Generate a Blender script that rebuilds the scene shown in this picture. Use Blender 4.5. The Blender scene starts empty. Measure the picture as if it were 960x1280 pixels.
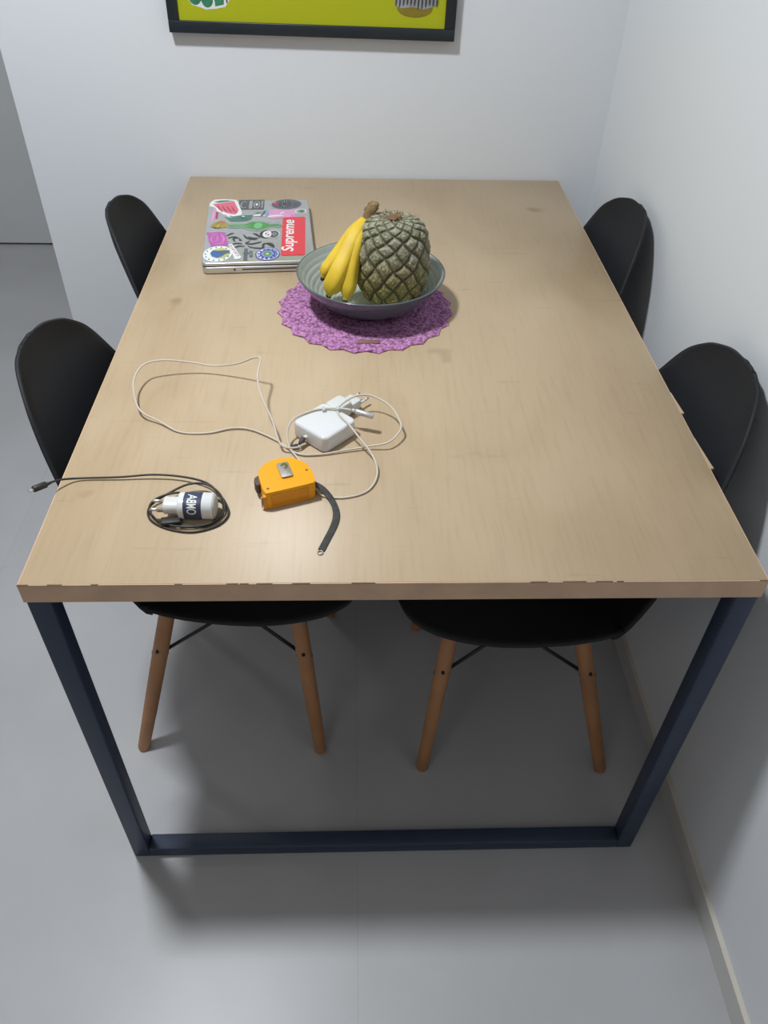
import bpy, bmesh, math, random
from mathutils import Vector, Matrix, Euler
random.seed(7)
C = bpy.context.scene.collection
PI = math.pi

# ------------------------------------------------------------------ materials
def mat(name, col, rough=.5, metal=0., spec=.5, noise=None, bump=None, **kw):
    """principled material; noise=(scale, amount) mottles the colour, bump=(scale, strength)"""
    m = bpy.data.materials.new(name); m.use_nodes = True
    nt = m.node_tree; b = nt.nodes['Principled BSDF']
    b.inputs['Base Color'].default_value = (*col, 1)
    b.inputs['Roughness'].default_value = rough
    b.inputs['Metallic'].default_value = metal
    b.inputs['Specular IOR Level'].default_value = spec
    for k, v in kw.items(): b.inputs[k.replace('_', ' ')].default_value = v
    tc = nt.nodes.new('ShaderNodeTexCoord')
    if noise:
        n = nt.nodes.new('ShaderNodeTexNoise'); n.inputs['Scale'].default_value = noise[0]
        n.inputs['Detail'].default_value = 5
        nt.links.new(tc.outputs['Object'], n.inputs['Vector'])
        r = nt.nodes.new('ShaderNodeMapRange')
        r.inputs['From Min'].default_value = .3; r.inputs['From Max'].default_value = .7
        r.inputs['To Min'].default_value = 1 - noise[1]; r.inputs['To Max'].default_value = 1 + noise[1]
        nt.links.new(n.outputs['Fac'], r.inputs['Value'])
        v = nt.nodes.new('ShaderNodeVectorMath'); v.operation = 'SCALE'
        v.inputs[0].default_value = col
        nt.links.new(r.outputs[0], v.inputs['Scale'])
        nt.links.new(v.outputs[0], b.inputs['Base Color'])
    if bump:
        n = nt.nodes.new('ShaderNodeTexNoise'); n.inputs['Scale'].default_value = bump[0]
        n.inputs['Detail'].default_value = 4
        nt.links.new(tc.outputs['Object'], n.inputs['Vector'])
        bp = nt.nodes.new('ShaderNodeBump'); bp.inputs['Strength'].default_value = bump[1]
        bp.inputs['Distance'].default_value = .002
        nt.links.new(n.outputs['Fac'], bp.inputs['Height'])
        nt.links.new(bp.outputs[0], b.inputs['Normal'])
    return m

def ramp(nt, stops):
    r = nt.nodes.new('ShaderNodeValToRGB'); e = r.color_ramp.elements
    while len(e) < len(stops): e.new(.5)
    for i, (p, c) in enumerate(stops):
        e[i].position = p; e[i].color = (*c, 1)
    return r

def wood_top_material():
    m = bpy.data.materials.new('pale_oak_laminate'); m.use_nodes = True
    nt = m.node_tree; L = nt.links; N = nt.nodes.new
    b = nt.nodes['Principled BSDF']; b.inputs['Roughness'].default_value = .42
    b.inputs['Specular IOR Level'].default_value = .35
    tc = N('ShaderNodeTexCoord')
    def noise(scale, detail, sx, sy, rough=.55, dist=0, off=0):
        mp = N('ShaderNodeMapping'); mp.inputs['Scale'].default_value = (sx, sy, 1)
        mp.inputs['Location'].default_value = (off, off*.7, 0)
        L.new(tc.outputs['Object'], mp.inputs['Vector'])
        n = N('ShaderNodeTexNoise'); n.inputs['Scale'].default_value = scale
        n.inputs['Detail'].default_value = detail; n.inputs['Roughness'].default_value = rough
        n.inputs['Distortion'].default_value = dist
        L.new(mp.outputs[0], n.inputs['Vector']); return n
    big = noise(2.6, 3, 1.6, .8, .5, .6)
    r1 = ramp(nt, [(.3, (.425, .315, .195)), (.5, (.475, .362, .232)), (.7, (.51, .395, .265))])
    L.new(big.outputs['Fac'], r1.inputs[0])
    grain = noise(60, 6, 2.6, .14, .6, .3)
    r2 = ramp(nt, [(.32, (.78, .76, .72)), (.5, (1, 1, 1)), (.72, (1.0, 1.0, 1.0))])
    L.new(grain.outputs['Fac'], r2.inputs[0])
    mx = N('ShaderNodeMix'); mx.data_type = 'RGBA'; mx.blend_type = 'MULTIPLY'; mx.inputs[0].default_value = .30
    L.new(r1.outputs[0], mx.inputs[6]); L.new(r2.outputs[0], mx.inputs[7])
    # short cross flecks (medullary figure)
    fl = noise(9, 5, .6, 6.0, .6, .2, 3)
    r3 = ramp(nt, [(.26, (.74, .69, .62)), (.36, (1, 1, 1)), (1, (1, 1, 1))])
    L.new(fl.outputs['Fac'], r3.inputs[0])
    mx2 = N('ShaderNodeMix'); mx2.data_type = 'RGBA'; mx2.blend_type = 'MULTIPLY'; mx2.inputs[0].default_value = .6
    L.new(mx.outputs[2], mx2.inputs[6]); L.new(r3.outputs[0], mx2.inputs[7])
    # knots
    kn = noise(5.5, 2, 1.5, 1.1, .5, .5, 11)
    r4 = ramp(nt, [(.22, (.62, .52, .42)), (.31, (1, 1, 1)), (1, (1, 1, 1))])
    L.new(kn.outputs['Fac'], r4.inputs[0])
    mx3 = N('ShaderNodeMix'); mx3.data_type = 'RGBA'; mx3.blend_type = 'MULTIPLY'; mx3.inputs[0].default_value = .7
    L.new(mx2.outputs[2], mx3.inputs[6]); L.new(r4.outputs[0], mx3.inputs[7])
    L.new(mx3.outputs[2], b.inputs['Base Color'])
    bp = N('ShaderNodeBump'); bp.inputs['Strength'].default_value = .12; bp.inputs['Distance'].default_value = .001
    L.new(grain.outputs['Fac'], bp.inputs['Height']); L.new(bp.outputs[0], b.inputs['Normal'])
    return m

def floor_material():
    m = bpy.data.materials.new('grey_porcelain_floor'); m.use_nodes = True
    nt = m.node_tree; L = nt.links; N = nt.nodes.new
    b = nt.nodes['Principled BSDF']; b.inputs['Roughness'].default_value = .38
    b.inputs['Specular IOR Level'].default_value = .4
    tc = N('ShaderNodeTexCoord')
    mp = N('ShaderNodeMapping'); mp.inputs['Location'].default_value = (.053, -.75, 0)
    L.new(tc.outputs['Object'], mp.inputs['Vector'])
    br = N('ShaderNodeTexBrick'); br.offset = 0; br.inputs['Scale'].default_value = 1
    br.inputs['Brick Width'].default_value = .9; br.inputs['Row Height'].default_value = 1.2
    br.inputs['Mortar Size'].default_value = .0016; br.inputs['Mortar Smooth'].default_value = .3
    br.inputs['Color1'].default_value = (.43, .435, .45, 1); br.inputs['Color2'].default_value = (.42, .425, .44, 1)
    br.inputs['Mortar'].default_value = (.393, .398, .413, 1)
    L.new(mp.outputs[0], br.inputs['Vector'])
    n = N('ShaderNodeTexNoise'); n.inputs['Scale'].default_value = 3; n.inputs['Detail'].default_value = 6
    L.new(tc.outputs['Object'], n.inputs['Vector'])
    r = ramp(nt, [(.3, (.93, .93, .93)), (.7, (1.05, 1.05, 1.05))])
    L.new(n.outputs['Fac'], r.inputs[0])
    mx = N('ShaderNodeMix'); mx.data_type = 'RGBA'; mx.blend_type = 'MULTIPLY'; mx.inputs[0].default_value = 1
    L.new(br.outputs['Color'], mx.inputs[6]); L.new(r.outputs[0], mx.inputs[7])
    L.new(mx.outputs[2], b.inputs['Base Color'])
    return m

def crochet_material():
    m = bpy.data.materials.new('purple_crochet_yarn'); m.use_nodes = True
    nt = m.node_tree; L = nt.links; N = nt.nodes.new
    b = nt.nodes['Principled BSDF']; b.inputs['Roughness'].default_value = .9
    b.inputs['Specular IOR Level'].default_value = .1
    tc = N('ShaderNodeTexCoord')
    v = N('ShaderNodeTexVoronoi'); v.inputs['Scale'].default_value = 170; v.inputs['Randomness'].default_value = .9
    L.new(tc.outputs['Object'], v.inputs['Vector'])
    n = N('ShaderNodeTexNoise'); n.inputs['Scale'].default_value = 75; n.inputs['Detail'].default_value = 4
    L.new(tc.outputs['Object'], n.inputs['Vector'])
    r1 = ramp(nt, [(.0, (.60, .32, .55)), (.45, (.44, .205, .39)), (.8, (.22, .09, .195))])
    L.new(v.outputs['Distance'], r1.inputs[0])
    r2 = ramp(nt, [(.30, (.55, .47, .53)), (.45, (1, 1, 1)), (.75, (1.12, 1.1, 1.12))])
    L.new(n.outputs['Fac'], r2.inputs[0])
    mx = N('ShaderNodeMix'); mx.data_type = 'RGBA'; mx.blend_type = 'MULTIPLY'; mx.inputs[0].default_value = .9
    L.new(r1.outputs[0], mx.inputs[6]); L.new(r2.outputs[0], mx.inputs[7])
    L.new(mx.outputs[2], b.inputs['Base Color'])
    bp = N('ShaderNodeBump'); bp.inputs['Strength'].default_value = .8; bp.inputs['Distance'].default_value = .002
    bp.invert = True
    L.new(v.outputs['Distance'], bp.inputs['Height']); L.new(bp.outputs[0], b.inputs['Normal'])
    return m

def attribute_material(name, rough, bump=None):
    """colour comes from the mesh's own colour attribute"""
    m = bpy.data.materials.new(name); m.use_nodes = True
    nt = m.node_tree; b = nt.nodes['Principled BSDF']; b.inputs['Roughness'].default_value = rough
    b.inputs['Specular IOR Level'].default_value = .25
    a = nt.nodes.new('ShaderNodeVertexColor'); a.layer_name = 'Col'
    n = nt.nodes.new('ShaderNodeTexNoise'); n.inputs['Scale'].default_value = 260; n.inputs['Detail'].default_value = 6
    tc = nt.nodes.new('ShaderNodeTexCoord'); nt.links.new(tc.outputs['Object'], n.inputs['Vector'])
    r = ramp(nt, [(.3, (.42, .40, .36)), (.7, (1.4, 1.38, 1.32))]); nt.links.new(n.outputs['Fac'], r.inputs[0])
    mx = nt.nodes.new('ShaderNodeMix'); mx.data_type = 'RGBA'; mx.blend_type = 'MULTIPLY'; mx.inputs[0].default_value = .8
    nt.links.new(a.outputs[0], mx.inputs[6]); nt.links.new(r.outputs[0], mx.inputs[7])
    nt.links.new(mx.outputs[2], b.inputs['Base Color'])
    if bump:
        bp = nt.nodes.new('ShaderNodeBump'); bp.inputs['Strength'].default_value = bump; bp.inputs['Distance'].default_value = .002
        nt.links.new(n.outputs['Fac'], bp.inputs['Height']); nt.links.new(bp.outputs[0], b.inputs['Normal'])
    return m

M = dict(
    wall=mat('white_wall_paint', (.695, .725, .76), .75, spec=.2, noise=(1.5, .012), bump=(260, .04)),
    wall2=mat('bounce_tuned_wall_paint', (.50, .47, .44), .8, spec=.2, noise=(2, .01)),  # unseen left and front walls: colour darkened and warmed to steer bounced light
    ceiling=mat('white_ceiling_paint', (.60, .59, .58), .8, spec=.2, noise=(2, .01)),
    floor=floor_material(),
    skirting=mat('pale_skirting_tile', (.50, .50, .49), .4, noise=(4, .03)),
    ledge=mat('cream_skirting_ledge', (.62, .58, .52), .6, noise=(6, .04)),
    door=mat('grey_door_paint', (.66, .68, .70), .55, noise=(2, .02)),
    gap=mat('dark_gap', (.02, .02, .022), .9, noise=(5, .1)),
    top=wood_top_material(),
    band=mat('brown_edge_band', (.58, .39, .255), .5, noise=(18, .10)),
    chip=mat('torn_dark_edge', (.13, .08, .045), .8, noise=(40, .2)),
    navy=mat('dark_navy_powder_coat', (.028, .042, .080), .45, spec=.45, noise=(30, .06), bump=(400, .05)),
    shell=mat('black_matte_plastic', (.0155, .0175, .0215), .62, spec=.28, noise=(20, .05), bump=(500, .05)),
    legwood=mat('beech_leg_wood', (.40, .195, .085), .5, noise=(14, .16)),
    rod=mat('black_steel_rod', (.012, .015, .022), .4, spec=.5, noise=(30, .05)),
    alu=mat('brushed_aluminium', (.60, .61, .63), .34, .75, noise=(30, .03)),
    seam=mat('dark_seam', (.03, .03, .032), .7, noise=(30, .05)),
    bowl=mat('grey_green_glazed_ceramic', (.36, .40, .355), .3, spec=.55, noise=(12, .05)),
    bowlout=mat('slate_grey_glaze', (.085, .105, .125), .18, spec=.6, noise=(12, .08)),
    crochet=crochet_material(),
    tagwood=mat('brown_tag', (.24, .125, .115), .6, noise=(40, .08)),
    banana=mat('yellow_banana_skin', (.66, .46, .035), .5, spec=.3, noise=(26, .10), bump=(60, .12)),
    bananatip=mat('dark_banana_tip', (.035, .026, .016), .8, noise=(60, .3)),
    bananastem=mat('brown_banana_stem', (.20, .135, .055), .8, noise=(90, .3), bump=(120, .5)),
    pine=attribute_material('pineapple_rind', .7, .5),
    dry=mat('dry_brown_leaf', (.17, .10, .045), .85, noise=(70, .3)),
    white=mat('glossy_white_plastic', (.66, .67, .68), .22, spec=.5, noise=(10, .01)),
    white2=mat('matte_white_plastic', (.62, .635, .63), .38, noise=(10, .015)),
    greyplastic=mat('grey_plastic_face', (.40, .41, .38), .45, noise=(10, .03)),
    cord=mat('worn_white_cord', (.56, .51, .43), .55, noise=(25, .08)),
    pin=mat('nickel_pin', (.62, .61, .60), .3, .9, noise=(30, .03)),
    silver=mat('silver_connector', (.62, .62, .64), .3, .6, noise=(30, .03)),
    dark=mat('dark_grey_wrap', (.06, .055, .05), .7, noise=(60, .2)),
    clipgrey=mat('translucent_grey_clip', (.50, .52, .54), .4, noise=(30, .04)),
    tape=mat('orange_yellow_plastic', (.82, .36, .008), .38, spec=.4, noise=(14, .04)),
    tapeside=mat('amber_orange_plastic', (.70, .27, .015), .42, spec=.4, noise=(20, .05)),
    button=mat('brown_grey_rubber', (.085, .06, .05), .65, noise=(50, .1)),
    steel=mat('scuffed_steel', (.36, .34, .31), .42, .6, noise=(60, .12)),
    olive=mat('olive_clip_slot', (.10, .09, .02), .6, noise=(60, .1)),
    strap=mat('black_woven_strap', (.045, .043, .042), .8, noise=(160, .25), bump=(500, .4)),
    ring=mat('worn_steel_ring', (.45, .44, .42), .4, .7, noise=(60, .1)),
    cable=mat('black_cable', (.020, .017, .016), .5, noise=(30, .1)),
    navyband=mat('navy_band', (.033, .043, .085), .5, noise=(60, .1)),
    frame=mat('black_frame_paint', (.012, .018, .024), .4, spec=.5, noise=(20, .08)),
    poster=mat('lime_poster', (.40, .43, .012), .45, spec=.3, noise=(5, .03)),
    p_white=mat('print_white', (.72, .74, .74), .45, noise=(40, .02)),
    p_green=mat('print_green', (.035, .20, .10), .5, noise=(90, .25)),
    p_brown=mat('print_brown', (.22, .17, .012), .5, noise=(60, .1)),
    p_dark=mat('print_charcoal', (.05, .055, .055), .5, noise=(60, .1)),
    red=mat('print_red', (.66, .045, .065), .4, noise=(40, .02)),
    rose=mat('print_rose', (.66, .14, .21), .4, noise=(50, .05)),
    rosedk=mat('print_dark_rose', (.36, .05, .09), .4, noise=(50, .05)),
    pink=mat('print_pink', (.62, .30, .50), .4, noise=(60, .08)),
    purple=mat('print_purple', (.42, .10, .36), .4, noise=(60, .08)),
    purplelt=mat('print_light_purple', (.55, .22, .48), .4, noise=(60, .08)),
    slate=mat('print_slate', (.10, .115, .145), .4, noise=(80, .2)),
    grey=mat('print_grey', (.085, .09, .095), .4, noise=(60, .1)),
    greylt=mat('print_light_grey', (.30, .31, .32), .4, noise=(60, .1)),
    teal=mat('print_teal', (.06, .19, .14), .4, noise=(60, .2)),
    green=mat('print_leaf_green', (.07, .27, .07), .4, noise=(60, .15)),
    greenlt=mat('print_light_green', (.16, .45, .20), .4, noise=(60, .1)),
    orange=mat('print_orange', (.38, .17, .05), .4, noise=(90, .25)),
    gold=mat('print_gold', (.35, .26, .05), .4, noise=(90, .2)),
    blue=mat('print_blue', (.045, .12, .36), .4, noise=(60, .1)),
    violet=mat('print_violet', (.085, .075, .34), .4, noise=(60, .1)),
    sky=mat('print_sky', (.20, .36, .50), .4, noise=(60, .1)),
    yellow=mat('print_yellow', (.50, .48, .10), .4, noise=(60, .1)),
    ink=mat('print_ink', (.035, .037, .042), .4, noise=(60, .1)),
)

# ------------------------------------------------------------------ helpers
def obj(name, bm, m, parent=None, smooth=False, bevel=0, seg=2, subsurf=0, solid=0, angle=35):
    me = bpy.data.meshes.new(name)
    bmesh.ops.recalc_face_normals(bm, faces=bm.faces[:])
    bm.to_mesh(me); bm.free()
    o = bpy.data.objects.new(name, me); C.objects.link(o)
    for x in (m if isinstance(m, (list, tuple)) else [m]): me.materials.append(x)
    if parent: o.parent = parent
    if solid:
        s = o.modifiers.new('solid', 'SOLIDIFY'); s.thickness = solid; s.offset = 0
    if bevel:
        b = o.modifiers.new('bevel', 'BEVEL'); b.width = bevel; b.segments = seg
        b.limit_method = 'ANGLE'; b.angle_limit = math.radians(angle)
    if subsurf:
        s = o.modifiers.new('sub', 'SUBSURF'); s.levels = s.render_levels = subsurf
    if smooth or subsurf or bevel:
        for p in me.polygons: p.use_smooth = True
    return o

def thing(name, label, cat, loc=(0, 0, 0), rz=0, group=None):
    o = bpy.data.objects.new(name, None); C.objects.link(o); o.empty_display_size = .05
    o.location = loc; o.rotation_euler = (0, 0, rz)
    return tag(o, label, cat, group)

def tag(o, label, cat, group=None):
    o['label'] = label; o['category'] = cat
    if group: o['group'] = group
    return o

def struct(name, bm, m, label=None, **k):
    o = obj(name, bm, m, **k); o['kind'] = 'structure'
    if label: o['label'] = label
    return o

def box(bm, x0, x1, y0, y1, z0, z1, mi=0, mx=None):
    vs = [bm.verts.new((x, y, z)) for z in (z0, z1) for y in (y0, y1) for x in (x0, x1)]
    if mx:
        for v in vs: v.co = mx @ v.co
    for f in ((0, 2, 3, 1), (4, 5, 7, 6), (0, 1, 5, 4), (2, 6, 7, 3), (0, 4, 6, 2), (1, 3, 7, 5)):
        fc = bm.faces.new([vs[i] for i in f]); fc.material_index = mi
    return vs

def B(*a, **k):
    bm = bmesh.new(); box(bm, *a, **k); return bm

def spline(pts, n=8, closed=False):
    P = [Vector(p) for p in pts]; out = []
    N = len(P)
    for i in range(N if closed else N - 1):
        if closed: p0, p1, p2, p3 = P[i-1], P[i], P[(i+1) % N], P[(i+2) % N]
        else:
            p1, p2 = P[i], P[i+1]
            p0 = P[i-1] if i else p1 + (p1 - p2); p3 = P[i+2] if i + 2 < N else p2 + (p2 - p1)
        for k in range(n):
            t = k / n
            out.append(.5 * ((2*p1) + (p2-p0)*t + (2*p0-5*p1+4*p2-p3)*t*t + (3*p1-p0-3*p2+p3)*t**3))
    if not closed: out.append(P[-1])
    return out

def tube(bm, pts, r, sides=10, cap=True, mi=0, flat=None):
    """sweep a circle (radius r: number or list) along pts; flat=(w, h) sweeps a flat ribbon section"""
    P = [Vector(p) for p in pts]; N = len(P)
    T = [(P[min(i+1, N-1)] - P[max(i-1, 0)]).normalized() for i in range(N)]
    up = Vector((0, 0, 1))
    if abs(T[0].dot(up)) > .9: up = Vector((1, 0, 0))
    nrm = (up - T[0] * up.dot(T[0])).normalized(); rings = []
    for i in range(N):
        nrm = (nrm - T[i] * nrm.dot(T[i])).normalized(); bi = T[i].cross(nrm)
        rr = r[i] if isinstance(r, (list, tuple)) else r
        ring = []
        for k in range(sides):
            a = 2 * PI * k / sides
            if flat: ring.append(bm.verts.new(P[i] + nrm*math.sin(a)*flat[1] + bi*math.copysign(abs(math.cos(a))**.4, math.cos(a))*flat[0]))
            else: ring.append(bm.verts.new(P[i] + (nrm*math.sin(a) + bi*math.cos(a)) * rr))
        rings.append(ring)
    for a, b in zip(rings, rings[1:]):
        for k in range(sides):
            f = bm.faces.new((a[k], a[(k+1) % sides], b[(k+1) % sides], b[k])); f.material_index = mi
    if cap:
        for g in (rings[0][::-1], rings[-1]):
            f = bm.faces.new(g); f.material_index = mi
    return rings

def T_(pts, r, **k):
    bm = bmesh.new(); tube(bm, pts, r, **k); return bm

def lathe(bm, prof, n=64, mi=0, c=(0, 0, 0), closed=False):
    rings = []
    for r, z in prof:
        if r < 1e-6: rings.append([bm.verts.new((c[0], c[1], c[2]+z))])
        else: rings.append([bm.verts.new((c[0]+r*math.cos(2*PI*k/n), c[1]+r*math.sin(2*PI*k/n), c[2]+z)) for k in range(n)])
    for a, b in zip(rings, rings[1:]):
        for k in range(n):
            q = [a[k % len(a)], a[(k+1) % len(a)], b[(k+1) % len(b)], b[k % len(b)]]
            u = []
            for v in q:
                if v not in u: u.append(v)
            if len(u) > 2:
                f = bm.faces.new(u); f.material_index = mi
    return rings

def prism(bm, poly, z0, z1, mi=0, mside=None):
    a = [bm.verts.new((x, y, z0)) for x, y in poly]; b = [bm.verts.new((x, y, z1)) for x, y in poly]
    bm.faces.new(a[::-1]).material_index = mi; bm.faces.new(b).material_index = mi
    for i in range(len(poly)):
        j = (i+1) % len(poly)
        bm.faces.new((a[i], a[j], b[j], b[i])).material_index = mi if mside is None else mside

def rrect(w, h, r, n=6, cx=0, cy=0):
    out = []
    for sx, sy, a0 in ((1, 1, 0), (-1, 1, 90), (-1, -1, 180), (1, -1, 270)):
        for k in range(n+1):
            a = math.radians(a0 + 90*k/n)
            out.append((cx + sx*(w/2-r) + r*math.cos(a), cy + sy*(h/2-r) + r*math.sin(a)))
    return out

def ellipse(cx, cy, rx, ry, n=40, rot=0):
    c, s = math.cos(rot), math.sin(rot)
    return [(cx + rx*math.cos(a)*c - ry*math.sin(a)*s, cy + rx*math.cos(a)*s + ry*math.sin(a)*c)
            for a in (2*PI*k/n for k in range(n))]

def text_geo(body, shear=0, bold=0):
    cu = bpy.data.curves.new('lettering', 'FONT'); cu.body = body; cu.shear = shear; cu.offset = bold
    cu.resolution_u = 4; cu.fill_mode = 'FRONT'
    o = bpy.data.objects.new('lettering', cu); C.objects.link(o)
    bpy.context.view_layer.update()
    me = bpy.data.meshes.new_from_object(o.evaluated_get(bpy.context.evaluated_depsgraph_get()))
    vs = [(v.co.x, v.co.y) for v in me.vertices]; fs = [list(p.vertices) for p in me.polygons]
    bpy.data.objects.remove(o); bpy.data.curves.remove(cu); bpy.data.meshes.remove(me)
    x0 = min(v[0] for v in vs); x1 = max(v[0] for v in vs); y0 = min(v[1] for v in vs); y1 = max(v[1] for v in vs)
    return [((x-x0)/(x1-x0)-.5, (y-y0)/(y1-y0)-.5) for x, y in vs], fs      # unit box about 0

class Art:
    """flat printed artwork: layers of filled outlines and lettering in ONE mesh, stacked by hair-thin steps"""
    def __init__(s, f=None, step=.00006): s.bm = bmesh.new(); s.ms = []; s.z = 0; s.step = step; s.f = f or (lambda x, y, z: (x, y, z))
    def mi(s, m):
        if m not in s.ms: s.ms.append(m)
        return s.ms.index(m)
    def poly(s, pts, m, same=False):
        if not same: s.z += s.step
        f = s.bm.faces.new([s.bm.verts.new(s.f(x, y, s.z)) for x, y in pts]); f.material_index = s.mi(m); return s
    def ring(s, cx, cy, rx, ry, w, m, n=40):
        s.z += s.step; i = s.mi(m)
        a = [s.bm.verts.new(s.f(x, y, s.z)) for x, y in ellipse(cx, cy, rx, ry, n)]
        b = [s.bm.verts.new(s.f(x, y, s.z)) for x, y in ellipse(cx, cy, rx-w, ry-w, n)]
        for k in range(n):
            s.bm.faces.new((a[k], a[(k+1) % n], b[(k+1) % n], b[k])).material_index = i
        return s
    def line(s, pts, w, m, n=6):
        s.z += s.step; i = s.mi(m); P = spline([(x, y, 0) for x, y in pts], n); N = len(P); pr = None
        for k in range(N):
            t = (P[min(k+1, N-1)] - P[max(k-1, 0)]).normalized(); q = Vector((-t.y, t.x, 0))
            ww = w * (.35 + .65*math.sin(PI*(k+.5)/N)) / 2
            a = [s.bm.verts.new(s.f(*(P[k] + q*e*ww).xy, s.z)) for e in (-1, 1)]
            if pr: s.bm.faces.new((pr[0], a[0], a[1], pr[1])).material_index = i
            pr = a
        return s
    def text(s, body, cx, cy, w, h, m, rot=0, shear=0, bold=0):
        s.z += s.step; i = s.mi(m); vs, fs = text_geo(body, shear, bold); c, q = math.cos(rot), math.sin(rot)
        bv = [s.bm.verts.new(s.f(cx + x*w*c - y*h*q, cy + x*w*q + y*h*c, s.z)) for x, y in vs]
        for f in fs:
            try: s.bm.faces.new([bv[k] for k in f]).material_index = i
            except ValueError: pass
        return s
    def done(s, name, parent, label=None):
        me = bpy.data.meshes.new(name); s.bm.normal_update(); s.bm.to_mesh(me); s.bm.free()
        for m in s.ms: me.materials.append(m)
        o = bpy.data.objects.new(name, me); C.objects.link(o); o.parent = parent
        if label: o['label'] = label
        return o

# ------------------------------------------------------------------ the room
W, LEN, H, TT = .941, 1.395, .75, .0317       # table width, length, height, top thickness
XR, YB = .566, 1.402                          # right wall, back wall
struct('floor', B(-2.7, XR+.2, -2.5, 2.9, -.1, 0), M['floor'])
struct('ceiling', B(-2.7, XR+.2, -2.5, 2.9, 2.62, 2.72), M['ceiling'])
struct('wall_right', B(XR, XR+.12, -2.5, YB+.14, 0, 2.62), M['wall'])
struct('wall_back', B(-.862, XR, YB, YB+.14, 0, 2.62), M['wall'])
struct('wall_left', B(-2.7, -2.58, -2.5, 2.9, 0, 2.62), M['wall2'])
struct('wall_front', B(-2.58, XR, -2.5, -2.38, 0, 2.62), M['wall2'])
struct('wall_hall', B(-2.58, XR, 2.72, 2.84, 0, 2.62), M['wall'])
struct('wall_hall_right', B(XR, XR+.12, YB+.14, 2.84, 0, 2.62), M['wall'])
d = struct('door_1', B(-1.86, -1.02, 2.672, 2.712, .009, 2.1), M['door'], bevel=.002)
g = obj('door_gap_shadow', B(-1.86, -1.02, 2.69, 2.715, .0003, .009), M['gap'], d)
jm = bmesh.new()
box(jm, -1.93, -1.863, 2.66, 2.72, 0, 2.17); box(jm, -1.017, -.95, 2.66, 2.72, 0, 2.17); box(jm, -1.863, -1.017, 2.66, 2.72, 2.103, 2.17)
struct('trim_1', jm, M['wall'])
for nm, a, b in (('baseboard_right', (XR-.008, XR, -2.38, YB, 0, .052), (XR-.0085, XR, -2.38, YB, .052, .0545)),
                 ('baseboard_back', (-.862, XR-.008, YB-.008, YB, 0, .052), (-.862, XR-.0085, YB-.0085, YB, .052, .0545))):
    bm = B(*a); box(bm, *b, mi=1)
    struct(nm, bm, [M['skirting'], M['ledge']])

# ------------------------------------------------------------------ the table
w = W/2
table = thing('dining_table', 'rectangular dining table with pale oak top and dark navy square metal frame', 'table', (0, 0, 0))
obj('tabletop', B(-w+.0012, w-.0012, .0012, LEN-.0012, H-TT, H), M['top'], table, bevel=.0006, seg=1)
eb = bmesh.new()
box(eb, -w, w, 0, .0012, H-TT, H-.0006)
# ragged dark line where the laminate has chipped along the upper front edge
x = -w
while x < w:
    l = random.uniform(.006, .03)
    if random.random() < .25 or -.23 < x < -.14 or .15 < x < .27:
        hh = random.uniform(.0003, .0011)
        box(eb, x, min(w, x+l), -.0003, .0012, H-.0004-hh, H-.0003, mi=1)
    x += l + random.uniform(0, .03)
obj('edge_band', eb, [M['band'], M['chip']], table)
eb = bmesh.new(); box(eb, w-.0012, w, .0012, LEN-.0012, H-TT, H-.0006)
obj('edge_band', eb, M['band'], table)
for y0, y1, e0, e1 in ((.365, .425, .001, .005), (.224, .300, .0005, .0055)):
    bm = bmesh.new(); prism(bm, [(w-.001, y0), (w+e1, y0+.001), (w+e1*.8, y0+.012), (w+e0, y1), (w-.001, y1)], H-.012, H-.0004)
    s = obj('edge_band_sliver', bm, M['top'], table); s['label'] = 'splintered piece of edging sticking out from the right edge'
obj('edge_band', B(-w, -w+.0012, .0012, LEN-.0012, H-TT, H-.0006), M['band'], table)
obj('edge_band', B(-w, w, LEN-.0012, LEN, H-TT, H-.0006), M['band'], table)
S = .030
for y0 in (0.001, LEN-S-.001):
    for x0 in (-w+.002, w-.002-S):
        obj('leg', B(x0, x0+S, y0, y0+S, 0, H-TT), M['navy'], table, bevel=.0025)
    obj('foot_rail', B(-w+.002+S, w-.002-S, y0, y0+S, 0, .028), M['navy'], table, bevel=.0025)

# ------------------------------------------------------------------ the chairs
ROWS = [  # x, z, half width, lift of the sides
    (.264, .478, .126, .000), (.258, .482, .173, .004), (.235, .476, .206, .008), (.185, .463, .227, .013), (.100, .446, .237, .024),
    (.000, .435, .243, .050), (-.080, .434, .245, .076), (-.128, .450, .244, .080), (-.154, .505, .237, .060),
    (-.190, .620, .206, .038), (-.224, .720, .171, .034), (-.248, .790, .137, .033), (-.2555, .824, .106, .024),
    (-.258, .841, .071, .011), (-.259, .847, .034, .002), (-.259, .849, .010, .000)]
def shell_mesh():
    bm = bmesh.new()
    prof = spline([(r[0], r[1], 0) for r in ROWS], 5)
    attr = spline([(r[2], r[3], 0) for r in ROWS], 5)
    NW = 24; grid = []
    for i, (p, a) in enumerate(zip(prof, attr)):
        t = prof[min(i+1, len(prof)-1)] - prof[max(i-1, 0)]; t.normalize()
        nx, nz = t.y, -t.x                       # inward normal: up over the seat, forward on the back
        row = []
        for k in range(NW+1):
            q = -1 + 2*k/NW; q = math.sin(q*PI/2)*.35 + q*.65
            l = a.y * abs(q)**2.3
            row.append(bm.verts.new((p.x + nx*l, max(a.x, .004)*q, p.y + nz*l)))
        grid.append(row)
    for r0, r1 in zip(grid, grid[1:]):
        for k in range(NW):
            bm.faces.new((r0[k], r0[k+1], r1[k+1], r1[k]))
    return bm
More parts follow.
